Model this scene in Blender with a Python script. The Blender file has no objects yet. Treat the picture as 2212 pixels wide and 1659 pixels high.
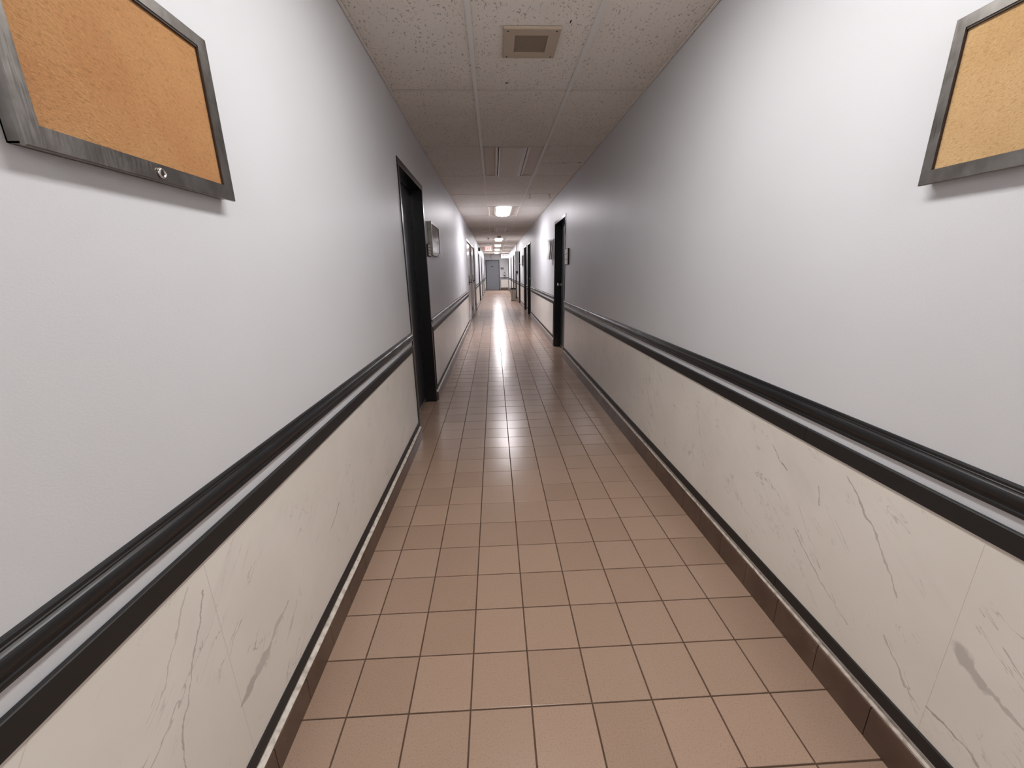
import bpy, math, random
from mathutils import Matrix, Vector

random.seed(7)
scn = bpy.context.scene
COL = scn.collection

# ------------------------------------------------------------------ key measures (metres)
T = 0.19                                   # floor tile pitch
XL, XR = -0.6441, 1.0355                   # wall faces
ZC = 2.444                                 # suspended ceiling
YB, YE = -4.28, 29.5                       # back and far wall
CAM_Z = 1.30572
COL0, ROW0 = -0.4896, 1.2918               # floor grid
ROWC, PITCH = 3.033, 1.2192                # ceiling grid
TX0, TX1 = -0.085, 0.525                   # main runners

# ------------------------------------------------------------------ camera
F_PX, YAW, PITCHA, ROLL = 857.52, 0.0392912, -0.2773787, -0.0171219
fw = Vector((math.sin(YAW)*math.cos(PITCHA), math.cos(YAW)*math.cos(PITCHA), math.sin(PITCHA)))
rt = Vector((math.cos(YAW), -math.sin(YAW), 0.0))
up = rt.cross(fw)
c, s = math.cos(ROLL), math.sin(ROLL)
r2, u2 = rt*c + up*s, up*c - rt*s
cam_data = bpy.data.cameras.new('camera')
cam_data.sensor_fit = 'HORIZONTAL'
cam_data.sensor_width = 36.0
cam_data.lens = F_PX/2212*36.0
cam_data.clip_start, cam_data.clip_end = 0.02, 200
cam = bpy.data.objects.new('camera', cam_data)
COL.objects.link(cam)
m = Matrix.Identity(4)
for i in range(3):
    m[i][0], m[i][1], m[i][2] = r2[i], u2[i], -fw[i]
m[2][3] = CAM_Z
cam.matrix_world = m
scn.camera = cam

# ------------------------------------------------------------------ world, exposure, lamp strengths
world = bpy.data.worlds.new('world')
scn.world = world
world.use_nodes = True
world.node_tree.nodes['Background'].inputs[0].default_value = (0.02, 0.02, 0.022, 1)
world.node_tree.nodes['Background'].inputs[1].default_value = 0.2
vs = scn.view_settings
vs.view_transform, vs.look = 'Standard', 'None'
vs.exposure, vs.gamma = 0.9, 1.0
vs.use_curve_mapping = False
LAMP_NEAR = ((1.0, 0.975, 0.955), 14.0)       # troffer lens colour, emission
LAMP_FAR = ((1.0, 0.96, 1.0), 25.0)
LAMP_END = ((1.0, 0.965, 0.99), 44.0)
LAMP_BACK = ((1.0, 0.975, 0.955), 31.0)

# ------------------------------------------------------------------ material helpers
def mat(name, col, rough=0.6, metal=0.0, spec=0.5, coat=0.0):
    mm = bpy.data.materials.new(name)
    mm.use_nodes = True
    b = mm.node_tree.nodes['Principled BSDF']
    b.inputs['Base Color'].default_value = (*col, 1)
    b.inputs['Roughness'].default_value = rough
    b.inputs['Metallic'].default_value = metal
    b.inputs['Specular IOR Level'].default_value = spec
    b.inputs['Coat Weight'].default_value = coat
    return mm

class NT:
    """small node-tree writer"""
    def __init__(self, mm):
        self.t = mm.node_tree
        self.b = self.t.nodes['Principled BSDF']
    def n(self, kind, **kw):
        o = self.t.nodes.new(kind)
        for k, v in kw.items():
            setattr(o, k, v)
        return o
    def l(self, a, b):
        self.t.links.new(a, b)
    def setin(self, sock, v):
        if hasattr(v, 'node'):
            self.l(v, sock)
        else:
            sock.default_value = v
    def math(self, op, a, b=0.0, clamp=False):
        o = self.n('ShaderNodeMath', operation=op, use_clamp=clamp)
        self.setin(o.inputs[0], a); self.setin(o.inputs[1], b)
        return o.outputs[0]
    def vmath(self, op, a, b=(0, 0, 0)):
        o = self.n('ShaderNodeVectorMath', operation=op)
        self.setin(o.inputs[0], a); self.setin(o.inputs[1], b)
        return o
    def scaled(self, v, sc):
        o = self.n('ShaderNodeMapping')
        self.l(v, o.inputs['Vector']); o.inputs['Scale'].default_value = sc
        return o.outputs[0]
    def pos(self):
        return self.n('ShaderNodeNewGeometry').outputs['Position']
    def obj(self):
        return self.n('ShaderNodeTexCoord').outputs['Object']
    def noise(self, v, scale, detail=3.0, rough=0.55, dist=0.0):
        o = self.n('ShaderNodeTexNoise')
        self.l(v, o.inputs['Vector'])
        o.inputs['Scale'].default_value = scale
        o.inputs['Detail'].default_value = detail
        o.inputs['Roughness'].default_value = rough
        o.inputs['Distortion'].default_value = dist
        return o
    def ramp(self, fac, stops):
        o = self.n('ShaderNodeValToRGB')
        self.l(fac, o.inputs[0])
        e = o.color_ramp.elements
        while len(e) > 1:
            e.remove(e[0])
        for i, (p, cc) in enumerate(stops):
            if i == 0:
                el = e[0]; el.position = p
            else:
                el = e.new(p)
            el.color = (*cc, 1) if len(cc) == 3 else cc
        return o.outputs[0]
    def mix(self, fac, a, b, blend='MIX'):
        o = self.n('ShaderNodeMix', data_type='RGBA', blend_type=blend)
        self.setin(o.inputs['Factor'], fac)
        for sock, v in ((o.inputs[6], a), (o.inputs[7], b)):
            if hasattr(v, 'node'):
                self.l(v, sock)
            else:
                sock.default_value = (*v, 1)
        return o.outputs[2]
    def maprange(self, v, a, b, c0=0.0, c1=1.0):
        o = self.n('ShaderNodeMapRange', interpolation_type='SMOOTHSTEP')
        self.setin(o.inputs[0], v)
        o.inputs[1].default_value, o.inputs[2].default_value = a, b
        o.inputs[3].default_value, o.inputs[4].default_value = c0, c1
        return o.outputs[0]
    def bump(self, h, strength, dist):
        o = self.n('ShaderNodeBump')
        o.inputs['Strength'].default_value = strength
        o.inputs['Distance'].default_value = dist
        self.l(h, o.inputs['Height'])
        self.l(o.outputs[0], self.b.inputs['Normal'])
    def color(self, v):
        self.l(v, self.b.inputs['Base Color'])
    def rough(self, v):
        self.l(v, self.b.inputs['Roughness'])

# wall paint: grey eggshell with roller stipple
M = {}
M['paint'] = mat('wall_paint', (0.62, 0.60, 0.59), 0.42, spec=0.35)
n = NT(M['paint'])
p = n.pos()
big = n.noise(p, 1.1, 2.0)
st = n.noise(n.scaled(p, (1, 1, 1.7)), 210.0, 3.0, 0.6)
n.color(n.mix(n.maprange(big.outputs[0], 0.3, 0.7), (0.655, 0.665, 0.69), (0.69, 0.70, 0.73)))
n.bump(st.outputs[0], 0.25, 0.0012)

# ceiling tile: fissured mineral board
M['ceil'] = mat('ceiling_board', (0.60, 0.55, 0.49), 0.95, spec=0.1)
n = NT(M['ceil'])
p = n.pos()
rnd = n.n('ShaderNodeObjectInfo').outputs['Random']
pit = n.noise(n.scaled(p, (1.0, 0.55, 1.0)), 95.0, 3.0, 0.6, 0.5)
pitm = n.maprange(pit.outputs[0], 0.60, 0.655)
fine = n.noise(p, 240.0, 2.0)
blot = n.noise(p, 3.0, 2.0)
base = n.mix(n.maprange(blot.outputs[0], 0.3, 0.7), (0.83, 0.785, 0.73), (0.86, 0.82, 0.77))
base = n.mix(n.math('MULTIPLY', rnd, 0.35), base, (0.80, 0.745, 0.685))
n.color(n.mix(n.math('MULTIPLY', pitm, 0.75), base, (0.36, 0.32, 0.28)))
h = n.math('SUBTRACT', n.math('MULTIPLY', fine.outputs[0], 0.35), pitm)
n.bump(h, 0.6, 0.002)

M['grid'] = mat('ceiling_grid_enamel', (0.80, 0.79, 0.77), 0.45)
M['tee'] = mat('dull_cross_tee', (0.77, 0.72, 0.66), 0.7)
M['gap'] = mat('dark_gap', (0.02, 0.018, 0.017), 0.9)

# floor tile
M['tile'] = mat('floor_tile', (0.33, 0.22, 0.155), 0.3, spec=0.36)
n = NT(M['tile'])
p = n.pos()
rnd = n.n('ShaderNodeObjectInfo').outputs['Random']
isl = n.n('ShaderNodeNewGeometry').outputs['Random Per Island']
r = n.math('FRACT', n.math('ADD', rnd, isl))
sp = n.noise(p, 240.0, 2.0, 0.7)
cloud = n.noise(p, 9.0, 3.0)
tone = n.ramp(r, [(0.0, (0.355, 0.242, 0.177)), (0.5, (0.385, 0.268, 0.200)), (1.0, (0.41, 0.283, 0.210))])
tone = n.mix(n.maprange(cloud.outputs[0], 0.35, 0.7, 0, 0.08), tone, (0.42, 0.30, 0.21))
tone = n.mix(n.maprange(sp.outputs[0], 0.54, 0.68, 0, 0.42), tone, (0.21, 0.13, 0.088))
tone = n.mix(n.maprange(sp.outputs[0], 0.44, 0.32, 0, 0.3), tone, (0.45, 0.33, 0.245))
n.color(tone)
wob = n.noise(p, 14.0, 2.0)
n.rough(n.maprange(wob.outputs[0], 0.3, 0.7, 0.235, 0.255))
n.bump(wob.outputs[0], 0.06, 0.004)
M['grout'] = mat('grout', (0.085, 0.048, 0.028), 0.85)
n = NT(M['grout'])
g = n.noise(n.pos(), 25.0, 3.0)
n.color(n.mix(g.outputs[0], (0.06, 0.032, 0.018), (0.14, 0.085, 0.055)))

# baseboard tile
M['base'] = mat('base_tile', (0.10, 0.058, 0.038), 0.3)
n = NT(M['base'])
p = n.pos()
g1 = n.noise(p, 7.0, 4.0)
g2 = n.noise(n.scaled(p, (1, 1, 0.35)), 90.0, 3.0)
base = n.mix(n.maprange(g1.outputs[0], 0.3, 0.7), (0.085, 0.050, 0.036), (0.125, 0.078, 0.056))
n.color(n.mix(n.maprange(g2.outputs[0], 0.66, 0.76, 0, 0.5), base, (0.34, 0.28, 0.22)))
M['caulk'] = mat('white_caulk', (0.72, 0.66, 0.58), 0.6)
n = NT(M['caulk'])
g1 = n.noise(n.pos(), 40.0, 3.0)
n.color(n.mix(n.maprange(g1.outputs[0], 0.4, 0.75), (0.74, 0.68, 0.61), (0.42, 0.36, 0.30)))

# black woodwork
M['black'] = mat('black_paint', (0.013, 0.013, 0.014), 0.33, spec=0.5)
n = NT(M['black'])
g1 = n.noise(n.scaled(n.pos(), (1, 0.1, 1)), 60.0, 2.0)
n.rough(n.maprange(g1.outputs[0], 0.3, 0.7, 0.28, 0.42))
M['black_flat'] = mat('black_trim_paint', (0.0135, 0.0125, 0.0125), 0.5, spec=0.5)
M['leaf'] = mat('charcoal_door_paint', (0.022, 0.025, 0.032), 0.38, spec=0.5)
M['grey_leaf'] = mat('slate_door_paint', (0.19, 0.20, 0.225), 0.45)
M['steel_leaf'] = mat('pale_door_enamel', (0.52, 0.50, 0.49), 0.22, spec=0.6)
M['jamb'] = mat('near_black_frame', (0.006, 0.006, 0.007), 0.3)
M['frame_edge'] = mat('frame_edge', (0.35, 0.33, 0.33), 0.3)

# brushed metal of the notice cases
M['brushed'] = mat('brushed_steel', (0.26, 0.245, 0.23), 0.36, metal=1.0)
n = NT(M['brushed'])
g1 = n.noise(n.scaled(n.pos(), (1, 2, 2)), 9.0, 3.0)
g2 = n.noise(n.scaled(n.pos(), (6, 160, 6)), 5.0, 2.0)
n.color(n.mix(n.maprange(g1.outputs[0], 0.3, 0.7), (0.20, 0.185, 0.172), (0.31, 0.295, 0.28)))
n.rough(n.maprange(g2.outputs[0], 0.3, 0.7, 0.3, 0.46))
M['chrome'] = mat('chrome', (0.75, 0.74, 0.72), 0.15, metal=1.0)
M['satin'] = mat('satin_metal', (0.55, 0.54, 0.53), 0.32, metal=1.0)
M['bin_steel'] = mat('bin_steel', (0.45, 0.41, 0.37), 0.3, metal=1.0)
M['dull_metal'] = mat('dull_grey_metal', (0.16, 0.155, 0.15), 0.45, metal=0.7)
M['bronze'] = mat('dark_bronze', (0.03, 0.026, 0.023), 0.35, metal=0.5)
M['gasket'] = mat('dark_gasket', (0.035, 0.02, 0.014), 0.6)

def cork(name, c1, c2, c3):
    mm = mat(name, c1, 0.9, spec=0.15)
    n = NT(mm)
    p = n.pos()
    a = n.noise(n.scaled(p, (1, 1, 1.6)), 105.0, 3.0, 0.6, 0.4)
    b = n.noise(n.scaled(p, (1, 1.1, 2.2)), 170.0, 2.0, 0.55, 0.6)
    cl = n.noise(p, 9.0, 3.0)
    colr = n.mix(n.maprange(cl.outputs[0], 0.3, 0.7), c1, c2)
    colr = n.mix(n.maprange(a.outputs[0], 0.54, 0.68, 0, 0.42), colr, c3)
    colr = n.mix(n.maprange(b.outputs[0], 0.56, 0.68, 0, 0.4), colr, tuple(v*0.85 for v in c3))
    colr = n.mix(n.maprange(b.outputs[0], 0.40, 0.28, 0, 0.45), colr, tuple(min(1, v*1.35) for v in c2))
    n.color(colr)
    n.bump(n.math('ADD', a.outputs[0], b.outputs[0]), 0.5, 0.003)
    return mm
M['cork_orange'] = cork('orange_cork', (0.46, 0.225, 0.095), (0.50, 0.27, 0.115), (0.29, 0.145, 0.055))
M['cork_tan'] = cork('tan_cork', (0.56, 0.36, 0.17), (0.60, 0.40, 0.20), (0.40, 0.23, 0.095))
M['board_grey'] = mat('grey_felt', (0.22, 0.18, 0.16), 0.6)  # left case: glass reflection over cork put into the colour; right: plain grey

M['glass'] = bpy.data.materials.new('clear_pane')
M['glass'].use_nodes = True
t = M['glass'].node_tree
t.nodes.clear()
out = t.nodes.new('ShaderNodeOutputMaterial')
mx = t.nodes.new('ShaderNodeMixShader')
lw = t.nodes.new('ShaderNodeLayerWeight'); lw.inputs['Blend'].default_value = 0.5
fp = t.nodes.new('ShaderNodeMath'); fp.operation = 'POWER'; fp.inputs[1].default_value = 5.0
fr = t.nodes.new('ShaderNodeMath'); fr.operation = 'MULTIPLY_ADD'; fr.inputs[1].default_value = 0.6; fr.inputs[2].default_value = 0.02
t.links.new(lw.outputs['Facing'], fp.inputs[0]); t.links.new(fp.outputs[0], fr.inputs[0])
tr = t.nodes.new('ShaderNodeBsdfTransparent')
gl = t.nodes.new('ShaderNodeBsdfGlossy'); gl.inputs['Roughness'].default_value = 0.08
t.links.new(fr.outputs[0], mx.inputs[0]); t.links.new(tr.outputs[0], mx.inputs[1])
t.links.new(gl.outputs[0], mx.inputs[2]); t.links.new(mx.outputs[0], out.inputs[0])

M['white'] = mat('white_plastic', (0.75, 0.73, 0.71), 0.45)
M['paper'] = mat('white_paper', (0.78, 0.77, 0.76), 0.7)
M['paper_grey'] = mat('grey_print_paper', (0.42, 0.41, 0.44), 0.7)
M['cream'] = mat('cream_plastic', (0.50, 0.41, 0.315), 0.5)
M['mesh_dark'] = mat('dusty_speaker_mesh', (0.26, 0.205, 0.15), 0.8)
n = NT(M['mesh_dark'])
g1 = n.noise(n.pos(), 120.0, 2.0)
n.color(n.mix(g1.outputs[0], (0.235, 0.18, 0.13), (0.30, 0.235, 0.17)))
M['lens_off'] = mat('unlit_diffuser', (0.72, 0.67, 0.62), 0.5)
M['wing'] = mat('perforated_wing', (0.70, 0.63, 0.57), 0.6)
M['rail_white'] = mat('troffer_enamel', (0.75, 0.73, 0.71), 0.3)
M['panel_grey'] = mat('panel_grey_enamel', (0.33, 0.34, 0.345), 0.45)  # electrical box side away from the light, its shade put into the grey
M['silver'] = mat('extinguisher_silver', (0.80, 0.79, 0.77), 0.3, metal=0.35)
M['dark_print'] = mat('dark_print', (0.05, 0.05, 0.055), 0.6)
M['grey_print'] = mat('grey_print', (0.28, 0.28, 0.30), 0.6)
M['hole'] = mat('dark_hole', (0.035, 0.028, 0.022), 0.9)

def emit(name, col, strength):
    mm = mat(name, col, 0.5)
    b = mm.node_tree.nodes['Principled BSDF']
    b.inputs['Emission Color'].default_value = (*col, 1)
    b.inputs['Emission Strength'].default_value = strength
    return mm
M['lamp_near'] = emit('lit_diffuser_warm', *LAMP_NEAR)
M['lamp_end'] = emit('lit_diffuser_end', *LAMP_END)
M['lamp_back'] = emit('lit_diffuser_back', *LAMP_BACK)
M['lamp_far'] = emit('lit_diffuser_cool', *LAMP_FAR)
M['exit_face'] = emit('lit_exit_face', (1.0, 0.86, 0.80), 0.22)
M['exit_red'] = emit('lit_exit_red', (0.75, 0.05, 0.03), 0.35)
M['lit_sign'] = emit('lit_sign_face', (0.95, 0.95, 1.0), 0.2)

# marble: white stone, thin grey veins; the clear veins of the photograph follow their own courses (y, z, half width, strength)
def marble(name, x_wall, strokes):
    mm = mat(name, (0.6, 0.55, 0.48), 0.28, spec=0.45)
    n = NT(mm)
    p = n.pos()
    # slanting fine veins
    sk = n.n('ShaderNodeMapping'); n.l(p, sk.inputs['Vector'])
    sk.inputs['Rotation'].default_value = (math.radians(-38), 0, 0)
    q = n.scaled(sk.outputs[0], (1, 0.45, 2.1))
    v1 = n.noise(q, 3.4, 5.0, 0.6, 0.5)
    line = n.maprange(n.math('ABSOLUTE', n.math('SUBTRACT', v1.outputs[0], 0.5)), 0.0, 0.007, 1, 0)
    msk = n.noise(p, 4.6, 2.0)
    line = n.math('MULTIPLY', line, n.maprange(msk.outputs[0], 0.50, 0.63))
    v2 = n.noise(q, 8.0, 4.0, 0.6, 0.7)
    line2 = n.maprange(n.math('ABSOLUTE', n.math('SUBTRACT', v2.outputs[0], 0.47)), 0.0, 0.008, 1, 0)
    msk2 = n.noise(p, 7.3, 2.0)
    line2 = n.math('MULTIPLY', line2, n.maprange(msk2.outputs[0], 0.52, 0.65))
    tot = n.math('MAXIMUM', n.math('MULTIPLY', line, 0.58), n.math('MULTIPLY', line2, 0.42))
    cl = n.noise(p, 2.4, 4.0)
    colr = n.mix(n.maprange(cl.outputs[0], 0.3, 0.72), (0.79, 0.75, 0.69), (0.85, 0.815, 0.76))
    cl2 = n.noise(q, 4.0, 5.0, 0.6)
    colr = n.mix(n.maprange(cl2.outputs[0], 0.55, 0.78, 0, 0.25), colr, (0.60, 0.565, 0.52))
    # named veins
    wn = n.noise(p, 11.0, 4.0, 0.6)
    off = n.vmath('SCALE', n.vmath('SUBTRACT', wn.outputs['Color'], (0.5, 0.5, 0.5)).outputs[0])
    off.inputs['Scale'].default_value = 0.045
    pw = n.vmath('ADD', p, off.outputs[0]).outputs[0]
    pw = n.vmath('MULTIPLY', pw, (0, 1, 1)).outputs[0]
    wn2 = n.noise(p, 23.0, 3.0, 0.6)
    thick = n.maprange(wn2.outputs[0], 0.3, 0.7, 0.35, 1.5)
    for (y0, z0, y1, z1, w0, w1, stg) in strokes:
        a, ba = (0, y0, z0), (0, y1-y0, z1-z0)
        pa = n.vmath('SUBTRACT', pw, a).outputs[0]
        d = n.vmath('DOT_PRODUCT', pa, ba).outputs['Value']
        hh = n.math('DIVIDE', d, ba[1]**2+ba[2]**2, clamp=True)
        sc = n.vmath('SCALE', ba); n.l(hh, sc.inputs['Scale'])
        dist = n.vmath('LENGTH', n.vmath('SUBTRACT', pa, sc.outputs[0]).outputs[0]).outputs['Value']
        w = n.math('ADD', n.math('MULTIPLY', hh, w1-w0), w0)
        k = n.math('DIVIDE', dist, n.math('MULTIPLY', w, thick))
        mk = n.math('MULTIPLY', n.maprange(k, 0.55, 1.15, 1, 0), stg)
        tot = n.math('MAXIMUM', tot, mk)
    n.color(n.mix(tot, colr, (0.31, 0.29, 0.27)))
    return mm
STROKES_L = [(0.735, 0.30, 0.80, 0.315, 0.004, 0.016, 0.55), (0.80, 0.315, 0.88, 0.335, 0.016, 0.017, 0.45),
             (0.88, 0.335, 0.98, 0.375, 0.012, 0.004, 0.4),
             (0.72, 0.66, 0.60, 0.45, 0.0025, 0.003, 0.6), (0.60, 0.45, 0.53, 0.20, 0.003, 0.003, 0.6),
             (0.69, 0.70, 0.56, 0.55, 0.002, 0.0015, 0.4),
             (1.30, 0.375, 1.42, 0.44, 0.0016, 0.003, 0.85), (0.74, 0.46, 0.80, 0.50, 0.0015, 0.002, 0.5)]
STROKES_R = [(0.655, 0.46, 0.60, 0.43, 0.014, 0.012, 0.5), (0.60, 0.43, 0.50, 0.40, 0.012, 0.003, 0.45),
             (0.668, 0.262, 0.60, 0.26, 0.004, 0.003, 0.7), (0.60, 0.26, 0.50, 0.225, 0.003, 0.004, 0.65),
             (1.01, 0.70, 0.90, 0.60, 0.002, 0.0045, 0.6), (0.90, 0.60, 0.80, 0.47, 0.0045, 0.002, 0.5),
             (1.33, 0.66, 1.24, 0.60, 0.0015, 0.0028, 0.75), (1.10, 0.62, 1.08, 0.56, 0.003, 0.002, 0.55),
             (1.16, 0.42, 1.03, 0.33, 0.0018, 0.003, 0.55), (1.03, 0.33, 0.90, 0.27, 0.003, 0.002, 0.45),
             (0.80, 0.34, 0.73, 0.26, 0.002, 0.0035, 0.5), (1.9, 0.60, 1.82, 0.46, 0.0018, 0.002, 0.5),
             (2.6, 0.57, 2.5, 0.40, 0.0015, 0.002, 0.4)]
M['marble_l'] = marble('marble_left', XL, STROKES_L)
M['marble_r'] = marble('marble_right', XR, STROKES_R)

# ------------------------------------------------------------------ mesh helpers
WL = {}                                     # world position of each object's origin

class MB:
    """collects shapes given in world coordinates; build() links them as ONE mesh object"""
    def __init__(self):
        self.v, self.f, self.sm = [], [], []
    def add(self, vs_, fs, smooth=False):
        k = len(self.v)
        self.v += [tuple(q) for q in vs_]
        self.f += [tuple(i+k for i in f) for f in fs]
        self.sm += [smooth]*len(fs)
        return self
    def box(self, x0, x1, y0, y1, z0, z1):
        x0, x1 = sorted((x0, x1)); y0, y1 = sorted((y0, y1)); z0, z1 = sorted((z0, z1))
        return self.add([(x0, y0, z0), (x1, y0, z0), (x1, y1, z0), (x0, y1, z0), (x0, y0, z1), (x1, y0, z1), (x1, y1, z1), (x0, y1, z1)],
                        [(3, 2, 1, 0), (4, 5, 6, 7), (0, 1, 5, 4), (1, 2, 6, 5), (2, 3, 7, 6), (3, 0, 4, 7)])
    def cbox(self, x0, x1, y0, y1, z0, z1, b):
        """box with chamfered edges (three-way)"""
        x0, x1 = sorted((x0, x1)); y0, y1 = sorted((y0, y1)); z0, z1 = sorted((z0, z1))
        X, Y, Z = (x0, x1), (y0, y1), (z0, z1)
        V, idx = [], {}
        for i in (0, 1):
            for j in (0, 1):
                for k in (0, 1):
                    sx, sy, sz = (1, -1)[i], (1, -1)[j], (1, -1)[k]
                    for ax in range(3):
                        q = [X[i]+sx*b, Y[j]+sy*b, Z[k]+sz*b]
                        q[ax] = (X[i], Y[j], Z[k])[ax]
                        idx[(i, j, k, ax)] = len(V); V.append(q)
        F = []
        def face(keys, nrm):
            ids = [idx[kk] for kk in keys]
            a, b_, c_ = (Vector(V[q]) for q in ids[:3])
            if (b_-a).cross(c_-a).dot(Vector(nrm)) < 0:
                ids.reverse()
            F.append(ids)
        ring = [(0, 0), (1, 0), (1, 1), (0, 1)]
        def key(ax, a0, u, v, own):
            t_ = [0, 0, 0]; o1, o2 = [q for q in range(3) if q != ax]
            t_[ax], t_[o1], t_[o2] = a0, u, v
            return (*t_, own)
        for ax in range(3):
            for a0 in (0, 1):
                nn = [0, 0, 0]; nn[ax] = (-1, 1)[a0]
                face([key(ax, a0, u, v, ax) for u, v in ring], nn)
        for ax in range(3):
            o1, o2 = [q for q in range(3) if q != ax]
            for u in (0, 1):
                for v in (0, 1):
                    nn = [0, 0, 0]; nn[o1], nn[o2] = (-1, 1)[u], (-1, 1)[v]
                    face([key(ax, 0, u, v, o1), key(ax, 1, u, v, o1), key(ax, 1, u, v, o2), key(ax, 0, u, v, o2)], nn)
        for i in (0, 1):
            for j in (0, 1):
                for k in (0, 1):
                    face([(i, j, k, 0), (i, j, k, 1), (i, j, k, 2)], ((-1, 1)[i], (-1, 1)[j], (-1, 1)[k]))
        return self.add(V, F)
    def prism_y(self, prof, y0, y1, smooth=False):
        """closed profile of (x, z) swept along y"""
        k = len(prof)
        V = [(x, y0, z) for x, z in prof] + [(x, y1, z) for x, z in prof]
        F = [(i, (i+1) % k, k+(i+1) % k, k+i) for i in range(k)]
        area = sum(prof[i][0]*prof[(i+1) % k][1]-prof[(i+1) % k][0]*prof[i][1] for i in range(k))
        if area > 0:
            F = [tuple(reversed(f)) for f in F]
            caps = [tuple(range(k)), tuple(range(2*k-1, k-1, -1))]
        else:
            caps = [tuple(range(k-1, -1, -1)), tuple(range(k, 2*k))]
        self.add(V, F + caps)
        if smooth:
            self.sm[-len(F)-2:-2] = [True]*len(F)
        return self
    def lathe(self, o, ax, prof, seg=20, smooth=True):
        """profile (radius, along) turned about axis ax through o"""
        ax = Vector(ax).normalized()
        e1 = ax.orthogonal().normalized(); e2 = ax.cross(e1)
        o = Vector(o)
        V, F = [], []
        for (r_, a) in prof:
            for k in range(seg):
                th = 2*math.pi*k/seg
                V.append(o+ax*a+(e1*math.cos(th)+e2*math.sin(th))*r_)
        for i in range(len(prof)-1):
            for k in range(seg):
                k2 = (k+1) % seg
                F.append((i*seg+k, i*seg+k2, (i+1)*seg+k2, (i+1)*seg+k))
        F.append(tuple(range(seg-1, -1, -1)))
        F.append(tuple((len(prof)-1)*seg+k for k in range(seg)))
        return self.add(V, F, smooth)
    def tube(self, pts, r_, seg=10):
        pts = [Vector(q) for q in pts]
        V, F = [], []
        for i, q in enumerate(pts):
            d = (pts[min(i+1, len(pts)-1)]-pts[max(i-1, 0)]).normalized()
            ref = Vector((0, 0, 1)) if abs(d.z) < 0.9 else Vector((1, 0, 0))
            e1 = d.cross(ref).normalized(); e2 = d.cross(e1)
            for k in range(seg):
                th = 2*math.pi*k/seg
                V.append(q+(e1*math.cos(th)+e2*math.sin(th))*r_)
        for i in range(len(pts)-1):
            for k in range(seg):
                k2 = (k+1) % seg
                F.append((i*seg+k, i*seg+k2, (i+1)*seg+k2, (i+1)*seg+k))
        F.append(tuple(range(seg-1, -1, -1)))
        F.append(tuple((len(pts)-1)*seg+k for k in range(seg)))
        return self.add(V, F, True)
    def build(self, name, material, parent=None, origin=None):
        base = WL[parent.name] if parent else Vector((0, 0, 0))
        org = Vector(origin) if origin is not None else (base if parent else Vector((0, 0, 0)))
        me = bpy.data.meshes.new(name)
        me.from_pydata([(q[0]-org.x, q[1]-org.y, q[2]-org.z) for q in self.v], [], self.f)
        me.polygons.foreach_set('use_smooth', self.sm)
        me.materials.append(material)
        me.update()
        return link(name, me, parent, org)

def link(name, data, parent, org):
    o = bpy.data.objects.new(name, data)
    COL.objects.link(o)
    base = WL[parent.name] if parent else Vector((0, 0, 0))
    o.parent = parent
    o.location = org-base
    WL[o.name] = Vector(org)
    return o

def tag(o, label, cat=None, group=None, kind=None):
    o['label'] = label
    if cat: o['category'] = cat
    if group: o['group'] = group
    if kind: o['kind'] = kind
    return o

def thing(name, label, cat, loc, group=None, kind=None):
    o = link(name, None, None, Vector(loc))
    return tag(o, label, cat, group, kind)

def lettering(name, body, size, origin, rot, material, parent, extrude=0.001):
    cu = bpy.data.curves.new(name, 'FONT')
    cu.body, cu.size, cu.extrude = body, size, extrude
    cu.align_x = cu.align_y = 'CENTER'
    cu.materials.append(material)
    tmp = bpy.data.objects.new(name, cu)
    me = bpy.data.meshes.new_from_object(tmp)      # letters as an ordinary mesh
    bpy.data.objects.remove(tmp); bpy.data.curves.remove(cu)
    if not me.materials: me.materials.append(material)
    o = link(name, me, parent, Vector(origin))
    o.rotation_euler = rot
    return o

def wx(side, off):
    """x of a plane standing off metres proud of a side wall"""
    return XL+off if side == 'L' else XR-off

# ------------------------------------------------------------------ doors: (side, y0, y1, kind)
H_OPEN = 2.075
DOORS = [
    ('L', 3.05, 4.045, 'single', 'charcoal door deep in its black frame, nearest door on the left wall', 'near'),
    ('R', 5.96, 7.02, 'single', 'charcoal door with round knob and latch plate, nearest door on the right wall', 'far'),
    ('L', 10.13, 12.20, 'double', 'pale grey double door under bright light, nearer of the touching pair', None),
    ('L', 12.25, 14.18, 'double', 'pale grey double door beside a twin one, farther of the touching pair', None),
    ('R', 11.56, 12.56, 'single', 'dark door standing close beside another dark door, nearer of the two', 'far'),
    ('R', 13.0, 14.02, 'single', 'dark door next to the framed notice, farther of two close doors', 'near'),
    ('R', 16.1, 17.02, 'single', 'narrow dark door between the thermostat and the grey electrical box', 'near'),
    ('L', 17.65, 18.85, 'single', 'dark door under the small black wall box, beyond the pale double doors', 'far'),
    ('R', 18.75, 19.68, 'single', 'dark door half hidden behind the electrical box and the waste bin', 'far'),
    ('L', 21.4, 22.4, 'single', 'first dark door past the exit sign on the left wall', 'far'),
    ('R', 21.0, 21.9, 'single', 'first dark door past the waste bin on the right wall', 'far'),
    ('R', 24.2, 25.1, 'single', 'second dark door past the waste bin on the right wall', 'far'),
    ('L', 24.4, 25.4, 'single', 'second dark door past the exit sign on the left wall', 'far'),
    ('L', 27.4, 28.4, 'single', 'last dark door on the left wall by the slate end door', 'far'),
    ('R', 28.45, 29.3, 'single', 'last dark door on the right wall beside the fire extinguisher', 'far'),
]
WALL_T = 0.16

def segments(side):
    ds = sorted((d[1], d[2]) for d in DOORS if d[0] == side)
    out_, y = [], YB
    for a, b in ds:
        out_.append((y, a)); y = b
    out_.append((y, YE))
    return out_, ds

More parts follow.
